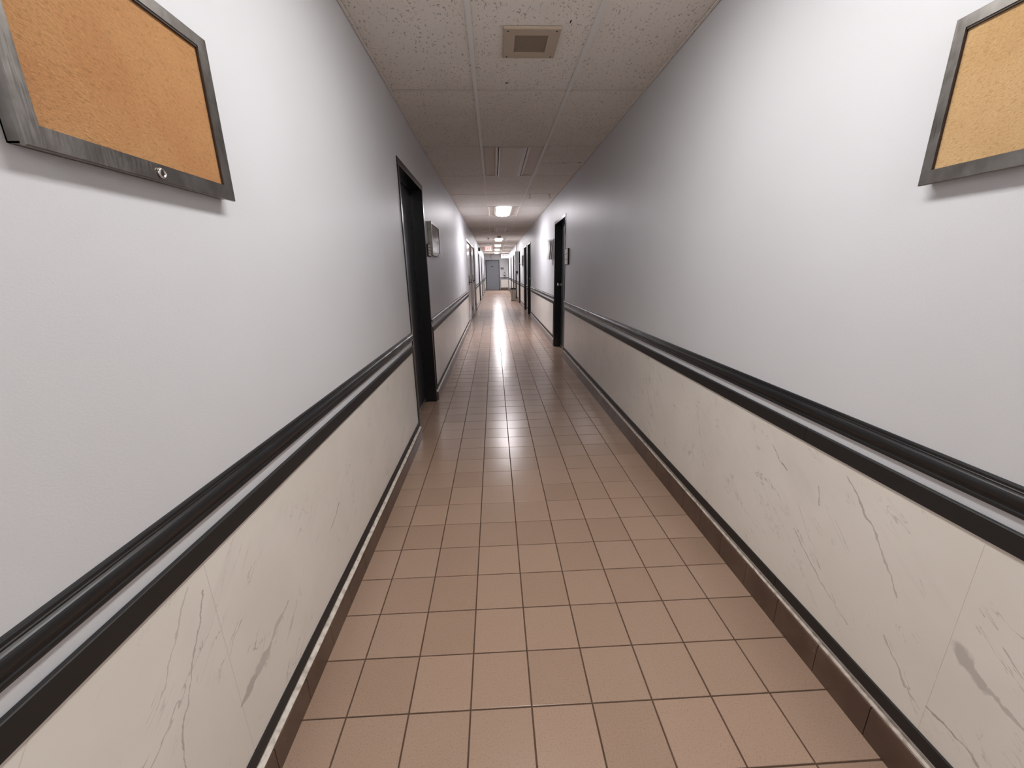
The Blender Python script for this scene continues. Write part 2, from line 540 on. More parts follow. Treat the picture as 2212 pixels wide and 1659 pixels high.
# ------------------------------------------------------------------ setting: walls
walls = {}
for side, nm in (('L', 'wall_left'), ('R', 'wall_right')):
    seg, ds = segments(side)
    b = MB()
    xo = wx(side, -WALL_T)
    for a, e in seg:
        if e-a > 0.005:
            b.box(wx(side, 0), xo, a-(0.012 if a > YB else 0), e+(0.012 if e < YE else 0), 0, ZC+0.25)
    for a, e in ds:
        b.box(wx(side, 0), xo, a+0.012, e-0.012, H_OPEN-0.012, ZC+0.25)
    w = b.build(nm, M['paint'])
    tag(w, 'grey painted upper wall above marble on the %s side of the corridor' % ('left' if side == 'L' else 'right'), 'wall', kind='structure')
    walls[side] = w
w = MB().box(XL-WALL_T, XR+WALL_T, YE, YE+0.15, 0, ZC+0.25).build('wall_far', M['paint'])
tag(w, 'pale end wall around the slate door', 'wall', kind='structure')
walls['E'] = w
w = MB().box(XL-WALL_T, XR+WALL_T, YB-0.15, YB, 0, ZC+0.25).build('wall_back', M['paint'])
tag(w, 'plain grey wall closing the corridor behind the viewer', 'wall', kind='structure')

# ------------------------------------------------------------------ setting: floor
floor = MB().box(XL-WALL_T, XR+WALL_T, YB-0.15, YE+0.15, -0.12, -0.0035).build('floor', M['grout'])
tag(floor, 'tan ceramic tile floor with brown joints running down the corridor', 'floor', kind='structure')
GAP = 0.0048
def tile_shape(b, x0, x1, y0, y1, dz=0.0, tx=0.0, ty=0.0):
    g, ch = GAP/2, 0.0012
    x0 += g; x1 -= g; y0 += g; y1 -= g
    cx, cy = (x0+x1)/2, (y0+y1)/2
    def z(x, y, top): return top+dz+tx*(x-cx)+ty*(y-cy)
    V = [(x, y, -0.006) for x, y in ((x0, y0), (x1, y0), (x1, y1), (x0, y1))]
    V += [(x, y, z(x, y, -0.0011)) for x, y in ((x0, y0), (x1, y0), (x1, y1), (x0, y1))]
    V += [(x, y, z(x, y, 0)) for x, y in ((x0+ch, y0+ch), (x1-ch, y0+ch), (x1-ch, y1-ch), (x0+ch, y1-ch))]
    F = [(8, 9, 10, 11)]
    for i in range(4):
        j = (i+1) % 4
        F += [(i, j, j+4, i+4), (i+4, j+4, j+8, i+8)]
    b.add(V, F)
cols = [(XL, COL0)] + [(COL0+k*T, COL0+(k+1)*T) for k in range(8)]
cols[-1] = (cols[-1][0], XR)
k0 = int(math.floor((YB-ROW0)/T)); k1 = int(math.ceil((YE-ROW0)/T))
near_rows = range(-4, 29)
mass = MB()
for k in range(k0, k1):
    y0, y1 = max(YB, ROW0+k*T), min(YE, ROW0+(k+1)*T)
    if y1-y0 < 0.02: continue
    for (x0, x1) in cols:
        tilt = 0.0032
        dz, tx, ty = random.uniform(-0.0003, 0.0003), random.uniform(-tilt, tilt), random.uniform(-tilt, tilt)
        if k in near_rows:
            b = MB(); tile_shape(b, x0, x1, y0, y1, dz, tx, ty)
            b.build('floor_tile', M['tile'], floor, ((x0+x1)/2, (y0+y1)/2, 0))
        else:
            tile_shape(mass, x0, x1, y0, y1, dz, tx, ty)
# door recesses have tiles too
for d in DOORS:
    for q in range(int((d[2]-d[1]-0.09)/T)+1):
        ya = d[1]+0.045+q*T; yb = min(ya+T, d[2]-0.045)
        if yb-ya > 0.03:
            tile_shape(mass, wx(d[0], 0) if d[0] == 'R' else wx('L', -0.14), wx('R', -0.14) if d[0] == 'R' else XL, ya, yb)
far = mass.build('tile_field', M['tile'], floor)
far['kind'] = 'stuff'

# ------------------------------------------------------------------ setting: ceiling
ceiling = MB().box(XL-WALL_T, XR+WALL_T, YB-0.15, YE+0.15, ZC+0.22, ZC+0.30).build('ceiling', M['gap'])
tag(ceiling, 'suspended ceiling of speckled boards in a pale metal grid', 'ceiling', kind='structure')
LIT = {-5, -2, 4, 10, 13, 16, 19}
UNLIT = {1, 7}
kc0, kc1 = -6, 22
strips = [(XL, TX0), (TX0, TX1), (TX1, XR)]
for k in range(kc0, kc1):
    y0, y1 = ROWC+k*PITCH, min(YE, ROWC+(k+1)*PITCH)
    y0 = max(y0, YB)
    for si, (x0, x1) in enumerate(strips):
        if si == 1 and (k in LIT or k in UNLIT): continue
        halves = [(y0, y1)]
        if si == 2 and k == 1:
            halves = [(y0, y0+0.61), (y0+0.613, y1)]
        for ya, yb in halves:
            b = MB().box(x0+0.003, x1-0.003, ya+(0.0125 if ya == y0 else 0.003), yb-(0.0125 if yb == y1 else 0.003), ZC+0.002+random.uniform(0, 0.002), ZC+0.018)
            b.build('ceiling_tile', M['ceil'], ceiling, ((x0+x1)/2, (ya+yb)/2, ZC))
def tee(b, x0, x1, y0, y1, h):
    b.box(x0, x1, y0, y1, ZC-h, ZC+0.006)
b = None
for xm in (TX0, TX1):
    b = MB(); tee(b, xm-0.012, xm+0.012, YB, YE, 0.006)
    b.box(xm-0.001, xm+0.001, YB, YE, ZC, ZC+0.04)
    b.build('main_runner', M['grid'], ceiling)
for k in range(kc0+1, kc1):
    yk = ROWC+k*PITCH
    for si, (x0, x1) in enumerate(strips):
        xa = x0+(0.012 if si else 0.014); xb = x1-(0.012 if si < 2 else 0.014)
        b = MB(); tee(b, xa, xb, yk-0.0045, yk+0.0045, -0.002)
        b.build('cross_tee', M['tee'], ceiling, ((xa+xb)/2, yk, ZC))
for side in 'LR':
    b = MB()
    b.box(wx(side, 0), wx(side, 0.014), YB, YE, ZC-0.004, ZC+0.002)
    b.box(wx(side, 0), wx(side, 0.0015), YB, YE, ZC-0.004, ZC+0.02)
    b.build('wall_angle', M['ceil'], ceiling)
# chips and holes in the boards
for (cx_, cy_, rx, ry) in ((0.115, 2.925, 0.010, 0.005), (0.40, 2.28, 0.004, 0.011), (0.80, 4.86, 0.010, 0.010), (0.985, 4.86, 0.012, 0.010), (-0.1, 5.41, 0.004, 0.012)):
    b = MB()
    V = [(cx_+rx*math.cos(2*math.pi*q/9)*random.uniform(0.7, 1.2), cy_+ry*math.sin(2*math.pi*q/9)*random.uniform(0.7, 1.2), ZC+0.0012) for q in range(9)]
    b.add(V + [(v[0], v[1], ZC+0.003) for v in V], [tuple(range(8, -1, -1))] + [(q, (q+1) % 9, 9+(q+1) % 9, 9+q) for q in range(9)])
    b.build('board_chip', M['hole'], ceiling, (cx_, cy_, ZC))

# ------------------------------------------------------------------ setting: wainscot
rail_prof = [(0.0, 0.869), (0.006, 0.868), (0.0095, 0.8645), (0.0095, 0.859), (0.0115, 0.8575), (0.0115, 0.8545), (0.016, 0.8525), (0.0195, 0.8505), (0.0222, 0.8475),
             (0.0240, 0.844), (0.0247, 0.840), (0.0242, 0.836), (0.0225, 0.832), (0.0195, 0.829), (0.0165, 0.8265), (0.0145, 0.822), (0.0155, 0.8175), (0.0185, 0.815), (0.0195, 0.811), (0.017, 0.807),
             (0.011, 0.8055), (0.0, 0.8055)]
rails = {'L': thing('trim_1', 'black moulded chair rail along the left wall', 'trim', (XL, 0, 0.84), kind='structure'),
         'R': thing('trim_2', 'black moulded chair rail along the right wall', 'trim', (XR, 0, 0.84), kind='structure')}
frames = {'L': thing('trim_3', 'flat black strips framing the marble on the left wall', 'trim', (XL, 0, 0.45), kind='structure'),
          'R': thing('trim_4', 'flat black strips framing the marble on the right wall', 'trim', (XR, 0, 0.45), kind='structure')}
bases = {'L': thing('baseboard_left', 'brown tile baseboard with chalky white top edge on the left', 'baseboard', (XL, 0, 0), kind='structure'),
         'R': thing('baseboard_right', 'brown tile baseboard with chalky white top edge on the right', 'baseboard', (XR, 0, 0), kind='structure')}
rail_prof = [(o_*(0.62 if z_ > 0.827 else 0.42), z_) for o_, z_ in rail_prof]
PAR = {'L': dict(zb0=0.112, zb1=0.150, bt=0.024, bh=0.090, j0=0.740, marb='marble_l', zt0=0.722, zt1=0.770, rdz=-0.003),
       'R': dict(zb0=0.143, zb1=0.185, bt=0.011, bh=0.112, j0=0.675, marb='marble_r', zt0=0.740, zt1=0.787, rdz=0.010)}
for side in 'LR':
    P_ = PAR[side]
    ZT0, ZT1, rdz = P_['zt0'], P_['zt1'], P_['rdz']
    seg, ds = segments(side)
    basemass = MB()
    for a, e in seg:
        first, last = a == YB, e == YE
        ya, yb = a+(0 if first else 0.004), e-(0 if last else 0.004)
        if yb-ya < 0.03: continue
        # chair rail
        b = MB().prism_y([(wx(side, o_), z_+rdz) for o_, z_ in rail_prof], ya, yb, False)
        b.build('rail_length', M['black'], rails[side], (XL if side == 'L' else XR, (ya+yb)/2, 0.84))
        # flat black frame of the marble field
        fa, fb = ya+(0 if first else 0.012), yb-(0 if last else 0.012)
        cuts = [fa]
        y = (1.188 if side == 'R' else 0.2)
        while y < fb-0.3:
            if y > fa+0.3: cuts.append(y)
            y += 2.44
        cuts.append(fb)
        for q in range(len(cuts)-1):
            g = 0.0006
            MB().cbox(wx(side, 0), wx(side, 0.012), cuts[q]+g, cuts[q+1]-g, ZT0, ZT1, 0.0016).build('top_strip', M['black_flat'], frames[side], (wx(side, 0.006), (cuts[q]+cuts[q+1])/2, ZT0))
            MB().cbox(wx(side, 0), wx(side, 0.012), cuts[q]+g, cuts[q+1]-g, P_['zb0'], P_['zb1'], 0.0016).build('bottom_strip', M['black_flat'], frames[side], (wx(side, 0.006), (cuts[q]+cuts[q+1])/2, P_['zb0']))
        for yy, on_ in ((fa, not first), (fb, not last)):
            if on_:
                y2 = yy+0.028 if yy == fa else yy-0.028
                MB().cbox(wx(side, 0), wx(side, 0.012), yy, y2, P_['zb1']+0.0005, ZT0-0.0005, 0.0016).build('side_strip', M['black_flat'], frames[side], (wx(side, 0.006), yy, 0.45))
        # marble slabs
        jg = 0.0003 if side == 'L' else 0.00013
        y = P_['j0']+0.595*math.floor((fa-P_['j0'])/0.595) if a < 4 and not (side == 'R' and a > 4) else fa-0.09
        y = min(y, fa)
        while y < fb:
            p0, p1 = max(y, fa+0.002), min(y+0.595, fb-0.002)
            if p1-p0 > 0.02:
                MB().cbox(wx(side, 0), wx(side, 0.0065+random.uniform(0, 0.0006)), p0+jg, p1-jg, P_['zb0']+0.004, ZT1-0.004, jg*2).build('marble_panel', M[P_['marb']], walls[side], (wx(side, 0), (p0+p1)/2, 0.15))
            y += 0.595
        # tile baseboard
        y = ya
        off0 = 0.07 if first else 0.0
        while y < yb-0.004:
            y2 = min(yb, y+T-(off0 if y == ya else 0))
            bt, bh = P_['bt'], P_['bh']+random.uniform(-0.0015, 0.0015)
            prof = [(wx(side, 0), 0.0), (wx(side, bt), 0.0), (wx(side, bt), bh-0.006), (wx(side, bt-0.0025), bh-0.0015), (wx(side, bt-0.005), bh), (wx(side, 0), bh)]
            if -0.5 < y < 9:
                MB().prism_y(prof, y+0.0012, y2-0.0012).build('base_tile', M['base'], bases[side], (wx(side, 0), (y+y2)/2, 0))
            else:
                basemass.prism_y(prof, y+0.0012, y2-0.0012)
            y = y2
        # chalky bead along the top of the tile
        n_ = max(2, int((yb-ya)/0.06)) if ya < 6 else 6
        V, F = [], []
        for q in range(n_+1):
            yy = ya+(yb-ya)*q/n_
            j = random.uniform(-0.0018, 0.0018) if ya < 6 else 0
            for o_, z_ in ((0.0, P_['bh']-0.002), (P_['bt']-0.0042, P_['bh']-0.002), (P_['bt']-0.003, P_['bh']+0.0035+j), (P_['bt']*0.45, P_['bh']+0.011+j), (0.0, P_['bh']+0.015+j)):
                V.append((wx(side, o_), yy, z_))
        for q in range(n_):
            for i in range(5):
                F.append((q*5+i, q*5+(i+1) % 5, (q+1)*5+(i+1) % 5, (q+1)*5+i))
        F += [(0, 1, 2, 3, 4), tuple(n_*5+i for i in (4, 3, 2, 1, 0))]
        MB().add(V, F).build('caulk_bead', M['caulk'], bases[side], (wx(side, 0), (ya+yb)/2, P_['bh']))
    o = basemass.build('base_tile_run', M['base'], bases[side])
    o['kind'] = 'stuff'

# end wall wainscot
tr = thing('trim_5', 'black chair rail and panel frame on the end wall', 'trim', (0.75, YE, 0.45), kind='structure')
EX0 = 0.42
prof_e = [(YE-o_, z_) for o_, z_ in rail_prof]
for xa, xb in ((EX0, XR-0.026), (XL+0.026, -0.585)):
    k = len(prof_e)
    V = [(xa, y, z) for y, z in prof_e]+[(xb, y, z) for y, z in prof_e]
    F = [(i, (i+1) % k, k+(i+1) % k, k+i) for i in range(k)]+[tuple(range(k)), tuple(range(2*k-1, k-1, -1))]
    MB().add(V, F).build('rail_length', M['black'], tr)
for x0, x1, z0, z1 in ((0.46, 1.0, 0.745, 0.785), (0.46, 1.0, 0.115, 0.155), (0.46, 0.49, 0.156, 0.744)):
    MB().cbox(x0, x1, YE-0.012, YE, z0, z1, 0.0015).build('flat_strip', M['black_flat'], tr)
MB().cbox(0.492, 1.0, YE-0.0065, YE, 0.157, 0.743, 0.001).build('marble_panel', M['marble_r'], walls['E'])
be = thing('baseboard_far', 'brown tile baseboard under the framed panel of the end wall', 'baseboard', (0.72, YE, 0), kind='structure')
for q in range(3):
    MB().cbox(EX0+q*0.198, EX0+q*0.198+0.196, YE-0.012, YE, 0, 0.10, 0.002).build('base_tile', M['base'], be)

# ------------------------------------------------------------------ doors
def knob_shape(side, x, y, z, lever=False):
    d = 1 if side == 'L' else -1
    b = MB()
    b.lathe((x, y, z), (d, 0, 0), [(0.032, 0), (0.032, 0.006), (0.026, 0.009), (0.012, 0.011), (0.011, 0.030), (0.016, 0.036), (0.026, 0.044), (0.029, 0.054), (0.026, 0.064), (0.015, 0.070), (0.004, 0.0715)])
    return b
def build_door(i, side, y0, y1, kind, label, knob_at):
    x0 = wx(side, 0)
    t = thing('door_%d' % i, label, 'door', (x0, (y0+y1)/2, 0), kind='structure')
    proud, face, depth = 0.007, 0.045, 0.150
    rec = 0.105 if kind == 'single' else 0.03
    fm = M['jamb'] if kind == 'single' else M['steel_leaf']
    xf, xb = wx(side, proud), wx(side, -depth)
    b = MB()
    for ya, yb in ((y0, y0+face), (y1-face, y1)):
        b.cbox(xf, xb, ya, yb, 0.0, H_OPEN-face, 0.004)
    b.cbox(xf, xb, y0, y1, H_OPEN-face, H_OPEN, 0.004)
    f = b.build('door_frame', fm, t)
    if kind == 'single':
        b = MB()
        xs0, xs1 = wx(side, -rec+0.001), wx(side, -rec+0.018)
        for ya, yb in ((y0+face, y0+face+0.016), (y1-face-0.016, y1-face)):
            b.box(xs0, xs1, ya, yb, 0, H_OPEN-face)
        b.box(xs0, xs1, y0+face, y1-face, H_OPEN-face-0.016, H_OPEN-face)
        b.build('door_stop', fm, f)
    ya, yb = y0+face+0.003, y1-face-0.003
    leaves = [(ya, yb)] if kind == 'single' else [(ya, (ya+yb)/2-0.002), ((ya+yb)/2+0.002, yb)]
    for li, (la, lb) in enumerate(leaves):
        leaf = MB().cbox(wx(side, -rec), wx(side, -rec-0.042), la, lb, 0.012, H_OPEN-face-0.003, 0.002).build('door_leaf', M['leaf'] if kind == 'single' else M['steel_leaf'], t)
        xs = wx(side, -rec)
        if kind == 'single':
            hy, ky = (lb, la+0.07) if knob_at == 'near' else (la, lb-0.07)
            knob_shape(side, xs, ky, 1.07).build('door_knob', M['satin'], leaf)
            if y0 < 10:
                MB().cbox(xs, wx(side, -rec+0.004), la+0.02, lb-0.02, 0.013, 0.045, 0.001).build('door_sweep', M['satin'], leaf)  # thin pale metal strip along the foot of the leaf
        else:
            hy, ky = (la, lb-0.06) if li == 0 else (lb, la+0.06)
            d = 1 if side == 'L' else -1
            b = MB().cbox(xs, xs+d*0.008, ky-0.025, ky+0.025, 0.95, 1.21, 0.002)
            b.tube([(xs+d*0.006, ky, 1.03), (xs+d*0.05, ky, 1.03), (xs+d*0.055, ky+(0.13 if li else -0.13), 1.03)], 0.009, 8)
            b.build('door_lever', M['bronze'], leaf)
        for hz in (0.24, 1.03, 1.79):
            d = 1 if side == 'L' else -1
            yh = hy+(0.006 if hy == lb else -0.006)
            xh = xs+d*0.006
            b = MB().lathe((xh, yh, hz-0.055), (0, 0, 1), [(0.007, 0), (0.009, 0.004), (0.009, 0.106), (0.007, 0.11)], 10)
            if kind == 'double':
                b.box(xs+d*0.001, xs+d*0.004, hy-0.05, hy+0.05, hz-0.06, hz+0.06)
            b.build('hinge', M['bronze'] if kind == 'double' else M['leaf'], leaf)
    return t, f, rec
door_obj = []
for i, d in enumerate(DOORS, 1):
    door_obj.append(build_door(i, *d))
# latch guard plate under the knob of the nearest right-hand door
leafR = [o for o in door_obj[1][0].children if o.name.startswith('door_leaf')][0]
xs = wx('R', -0.105)
MB().cbox(xs, xs-0.004, 6.83, 6.89, 0.86, 1.01, 0.001).build('latch_plate', M['dull_metal'], leafR)
# light edge beads on the frames of the far right pair
for q in (4, 5):
    t_, f_, _ = door_obj[q]
    y0, y1 = DOORS[q][1], DOORS[q][2]
    MB().cbox(wx('R', 0.007), wx('R', 0.010), y0+0.002, y1-0.002, H_OPEN-0.042, H_OPEN-0.003, 0.001).build('head_face', M['rail_white'], f_)
# end door
te = thing('door_16', 'slate grey end door facing down the corridor', 'door', (-0.09, YE, 0), kind='structure')
b = MB()
b.cbox(-0.58, -0.525, YE-0.03, YE+0.02, 0, 2.03, 0.004)
b.cbox(0.355, 0.41, YE-0.03, YE+0.02, 0, 2.03, 0.004)
b.cbox(-0.58, 0.41, YE-0.03, YE+0.02, 2.03, 2.085, 0.004)
b.build('door_frame', M['jamb'], te)
leaf = MB().cbox(-0.522, 0.352, YE-0.018, YE-0.001, 0.008, 2.027, 0.002).build('door_leaf', M['grey_leaf'], te)
MB().lathe((0.29, YE-0.018, 0.98), (0, -1, 0), [(0.033, 0), (0.033, 0.007), (0.012, 0.011), (0.011, 0.03), (0.026, 0.042), (0.03, 0.054), (0.02, 0.068), (0.004, 0.071)]).build('door_knob', M['chrome'], leaf)
MB().lathe((0.29, YE-0.018, 1.14), (0, -1, 0), [(0.030, 0), (0.030, 0.012), (0.022, 0.018), (0.004, 0.019)]).build('deadbolt', M['chrome'], leaf)
MB().cbox(-0.20, -0.02, YE-0.022, YE-0.018, 1.585, 1.645, 0.001).build('number_plate', M['dark_print'], leaf)

# ------------------------------------------------------------------ ceiling lights
def troffer(k, lit, label, group):
    y0, y1 = ROWC+k*PITCH+0.012, ROWC+(k+1)*PITCH-0.012
    x0, x1 = TX0+0.013, TX1-0.013
    xm = (x0+x1)/2
    t = thing('ceiling_light', label, 'light', (xm, (y0+y1)/2, ZC), group)
    b = MB()
    b.box(x0, x0+0.012, y0, y1, ZC, ZC+0.06).box(x1-0.012, x1, y0, y1, ZC, ZC+0.06)
    b.box(x0, x1, y0, y0+0.008, ZC, ZC+0.06).box(x0, x1, y1-0.008, y1, ZC, ZC+0.06)
    b.box(x0, x1, y0, y1, ZC+0.06, ZC+0.07)
    b.build('housing', M['wing'], t)
    for s_ in (-1, 1):
        xa, xb = xm+s_*0.172, xm+s_*0.278
        b = MB().prism_y([(xa, ZC+0.020), (xb, ZC+0.003), (xb, ZC+0.006), (xa, ZC+0.023)], y0+0.009, y1-0.009)
        b.build('wing', M['wing'], t)
        MB().cbox(xm+s_*0.146, xm+s_*0.171, y0+0.009, y1-0.009, ZC+0.004, ZC+0.03, 0.002).build('side_rail', M['grid'], t)
        MB().cbox(xm+s_*0.124, xm+s_*0.136, y0+0.009, y1-0.009, ZC-0.004, ZC+0.03, 0.002).build('lens_rail', M['rail_white'], t)
    mt = M['lens_off'] if not lit else (M['lamp_end'] if k == 19 else M['lamp_far'] if k > 0 else (M['lamp_near'] if k == -2 else M['lamp_back']))
    r_ = 0.1235
    prof = [(xm-r_, ZC+0.03), (xm-r_, ZC-0.001), (xm-r_*0.8, ZC-0.011), (xm-r_*0.45, ZC-0.016), (xm, ZC-0.018), (xm+r_*0.45, ZC-0.016), (xm+r_*0.8, ZC-0.011), (xm+r_, ZC-0.001), (xm+r_, ZC+0.03)]
    MB().prism_y(prof, y0+0.009, y1-0.009).build('lens', mt, t)
troffer(-5, True, 'lit ceiling troffer behind the viewer', None)
troffer(-2, True, 'lit ceiling troffer overhead between the two cork boards', None)
troffer(1, False, 'switched off ceiling troffer nearest in view, beyond the square grille', None)
troffer(4, True, 'largest glowing ceiling troffer seen down the corridor', None)
troffer(7, False, 'switched off ceiling troffer between two glowing ones', None)
troffer(10, True, 'glowing ceiling troffer right behind the smoke detector', None)
troffer(13, True, 'first glowing ceiling troffer past the exit sign', None)
troffer(16, True, 'glowing ceiling troffer second from the end wall', None)
troffer(19, True, 'glowing ceiling troffer closest to the end wall', None)

# ------------------------------------------------------------------ ceiling speaker
sx, sy, hs = 0.222, 2.458, 0.141
sp_ = thing('ceiling_speaker', 'square cream ceiling grille with a dusty brown mesh centre', 'speaker', (sx, sy, ZC))
b = MB()
hi = 0.083
za, zb_ = ZC-0.010, ZC+0.0015
V = []
for h_, z_ in ((hs, zb_), (hs, za+0.003), (hs-0.004, za), (hi, za), (hi, zb_)):
    V += [(sx-h_, sy-h_, z_), (sx+h_, sy-h_, z_), (sx+h_, sy+h_, z_), (sx-h_, sy+h_, z_)]
F = []
for q in range(4):
    for i in range(4):
        j = (i+1) % 4
        F.append((q*4+j, q*4+i, (q+1)*4+i, (q+1)*4+j))
b.add(V, F).build('frame', M['cream'], sp_)
MB().box(sx-hi, sx+hi, sy-hi, sy+hi, ZC-0.005, ZC+0.001).build('grille', M['mesh_dark'], sp_)
for ix in (-1, 1):
    for iy in (-1, 1):
        MB().lathe((sx+ix*0.120, sy+iy*0.120, za), (0, 0, -1), [(0.0045, -0.001), (0.0045, 0.001), (0.002, 0.0018)], 10).build('screw', M['hole'], sp_)

# ------------------------------------------------------------------ enclosed notice boards
def notice_board(side, y0, y1, z0, z1, depth, cork_m, label, lock_y=None, stile=0.0235, lower=0.030, far=0.0235):
    x0 = wx(side, 0.001)
    t = thing('notice_board', label, 'notice board', (x0, (y0+y1)/2, z0))
    xf = wx(side, depth)
    # case (back box) slightly smaller than the door frame
    b = MB()
    i_ = 0.004
    xc = wx(side, depth-0.008)
    b.box(x0, xc, y0+i_, y0+i_+0.002, z0+i_, z1-i_).box(x0, xc, y1-i_-0.002, y1-i_, z0+i_, z1-i_)
    b.box(x0, xc, y0+i_, y1-i_, z0+i_, z0+i_+0.002).box(x0, xc, y0+i_, y1-i_, z1-i_-0.002, z1-i_)
    b.box(x0, wx(side, 0.003), y0+i_, y1-i_, z0+i_, z1-i_)
    b.build('case', M['brushed'], t)
    # mitred front frame
    b = MB()
    xk = wx(side, depth-0.008)
    ou = [(y0, z0), (y1, z0), (y1, z1), (y0, z1)]
    inn = [(y0+stile, z0+lower), (y1-far, z0+lower), (y1-far, z1-stile), (y0+stile, z1-stile)]
    bev = 0.0015
    oub = [(y0+bev, z0+bev), (y1-bev, z0+bev), (y1-bev, z1-bev), (y0+bev, z1-bev)]
    xe = wx(side, depth-bev)
    for i in range(4):
        j = (i+1) % 4
        V = [(xk, *ou[i]), (xk, *ou[j]), (xe, *ou[j]), (xe, *ou[i]), (xf, *oub[j]), (xf, *oub[i]), (xf, *inn[j]), (xf, *inn[i]), (xk, *inn[j]), (xk, *inn[i])]
        F = [(0, 1, 2, 3), (3, 2, 4, 5), (5, 4, 6, 7), (7, 6, 8, 9), (9, 8, 1, 0)]
        if side == 'R':
            F = [tuple(reversed(f)) for f in F]
        b.add(V, F)
    fr_ = b.build('frame', M['brushed'], t)
    # dark gasket inside the frame opening
    b = MB()
    g, gt = 0.0012, 0.0042
    xg0, xg1 = wx(side, depth-0.008), wx(side, depth-0.0015)
    ya, yb, za_, zb = y0+stile, y1-far, z0+lower, z1-stile
    b.box(xg0, xg1, ya, ya+g, za_, zb).box(xg0, xg1, yb-g, yb, za_, zb)
    b.box(xg0, xg1, ya, yb, zb-gt, zb)
    b.build('gasket', M['gasket'], fr_)
    MB().box(wx(side, 0.004), wx(side, depth-0.0062), y0+0.012, y1-0.012, z0+0.012, z1-0.012).build('cork_panel', cork_m, t)
    xp = wx(side, depth-0.0045)
    MB().box(xp, wx(side, depth-0.003), ya+g, yb-g, za_, zb-gt).build('glass_pane', M['glass'], fr_)
    if lock_y:
        d = 1 if side == 'L' else -1
        lz = z0+lower*0.48
        lk = MB().lathe((xf, lock_y, lz), (d, 0, 0), [(0.0092, 0), (0.0092, 0.003), (0.0078, 0.0046), (0.0060, 0.0046), (0.0055, 0.002)], 20).build('lock', M['chrome'], fr_)
        MB().lathe((xf, lock_y, lz), (d, 0, 0), [(0.0054, 0.0015), (0.0054, 0.0026)], 16).build('lock_core', M['gasket'], lk)
        MB().box(xf+d*0.0026, xf+d*0.0030, lock_y-0.0009, lock_y+0.0009, lz-0.0035, lz+0.0035).build('keyhole', M['hole'], lk)
    return t
notice_board('L', 0.621, 1.065, 1.477, 1.800, 0.030, M['cork_orange'], 'steel framed orange cork board on the left wall with a keyed lock', 0.846, far=0.031)
notice_board('R', 0.555, 0.988, 1.482, 1.806, 0.030, M['cork_tan'], 'steel framed tan cork board on the right wall cut by the picture edge', 0.7)
nb = notice_board('L', 4.22, 4.80, 1.470, 1.795, 0.040, M['board_grey'], 'small steel notice case beside the nearest left door, white sheet inside', 4.62)
MB().box(wx('L', 0.0342), wx('L', 0.0348), 4.27, 4.60, 1.515, 1.61).build('paper_sheet', M['paper'], nb)
nb = notice_board('R', 14.36, 14.80, 1.470, 1.82, 0.035, M['board_grey'], 'small framed notice beside the two close dark doors')

# ------------------------------------------------------------------ door plaques with insert strips
def plaque(side, y0, y1, z0, z1, n_strip, label):
    t = thing('door_plaque', label, 'sign', (wx(side, 0.0008), (y0+y1)/2, z0))
    MB().cbox(wx(side, 0.0005), wx(side, 0.018), y0, y1, z0, z1, 0.002).build('backing', M['gasket'], t)
    h_ = (z1-z0-0.008)/n_strip
    for q in range(n_strip):
        a = z0+0.004+q*h_
        st_ = MB().cbox(wx(side, 0.018), wx(side, 0.022), y0+0.006, y1-0.006, a+0.003, a+h_-0.003, 0.001).build('name_strip', M['white'], t)
    return t
plaque('L', 4.02+0.05, 4.02+0.20, 1.455, 1.572, 4, 'white plaque of four strips between the nearest left door and the notice case')
plaque('R', 5.66, 5.88, 1.378, 1.592, 3, 'white plaque with dark edge before the nearest right door')

# ------------------------------------------------------------------ curling papers beyond the right door
t = thing('hanging_papers', 'curling white and grey sheets pinned up just beyond the nearest right door', 'papers', (XR, 7.3, 1.48))
MB().cbox(wx('R', 0.0005), wx('R', 0.006), 7.10, 7.42, 1.485, 1.825, 0.002).build('backing_card', M['paper'], t)
for q in range(3):
    V, F = [], []
    n_ = 14
    for i in range(n_+1):
        f = i/n_
        z = 1.82-0.335*f
        o_ = 0.010+q*0.020+0.030*(q/3+0.25)*(0.5+0.5*math.cos(2*math.pi*f*0.95+0.3*q))*(0.6+0.4*f)
        for y in (7.12+0.05*q, 7.36+0.03*q):
            for th in (0.0, 0.004):
                V.append((wx('R', o_+th), y, z))
    for i in range(n_):
        a = i*4; c_ = a+4
        F += [(a, a+2, c_+2, c_), (a+1, c_+1, c_+3, a+3), (a, c_, c_+1, a+1), (a+2, a+3, c_+3, c_+2)]
    MB().add(V, F, False).build('paper_sheet', M['paper'], t)
MB().lathe((wx('R', 0.006), 7.25, 1.815), (-1, 0, 0), [(0.004, 0), (0.003, 0.03), (0.008, 0.034), (0.008, 0.038)], 10).build('push_pin', M['chrome'], t)

# ------------------------------------------------------------------ hooks on the ceiling bar
for x, nm in ((0.587, 'wire hook on the ceiling bar close to the right main runner'), (0.896, 'wire hook on the ceiling bar close to the right wall')):
    yk = ROWC+3*PITCH
    t = thing('ceiling_hook', nm, 'hook', (x, yk, ZC-0.0045), 'hooks on one ceiling bar')
    MB().cbox(x-0.012, x+0.012, yk-0.013, yk+0.013, ZC-0.008, ZC-0.0045, 0.001).build('clip', M['dull_metal'], t)
    pts = [(x, yk, ZC-0.007), (x, yk, ZC-0.030)]
    for q in range(0, 10):
        a = math.radians(90-q*30)
        pts.append((x+0.014*math.cos(a), yk, ZC-0.045+0.014*math.sin(a)))
    MB().tube(pts, 0.0022, 8).build('wire', M['dull_metal'], t)

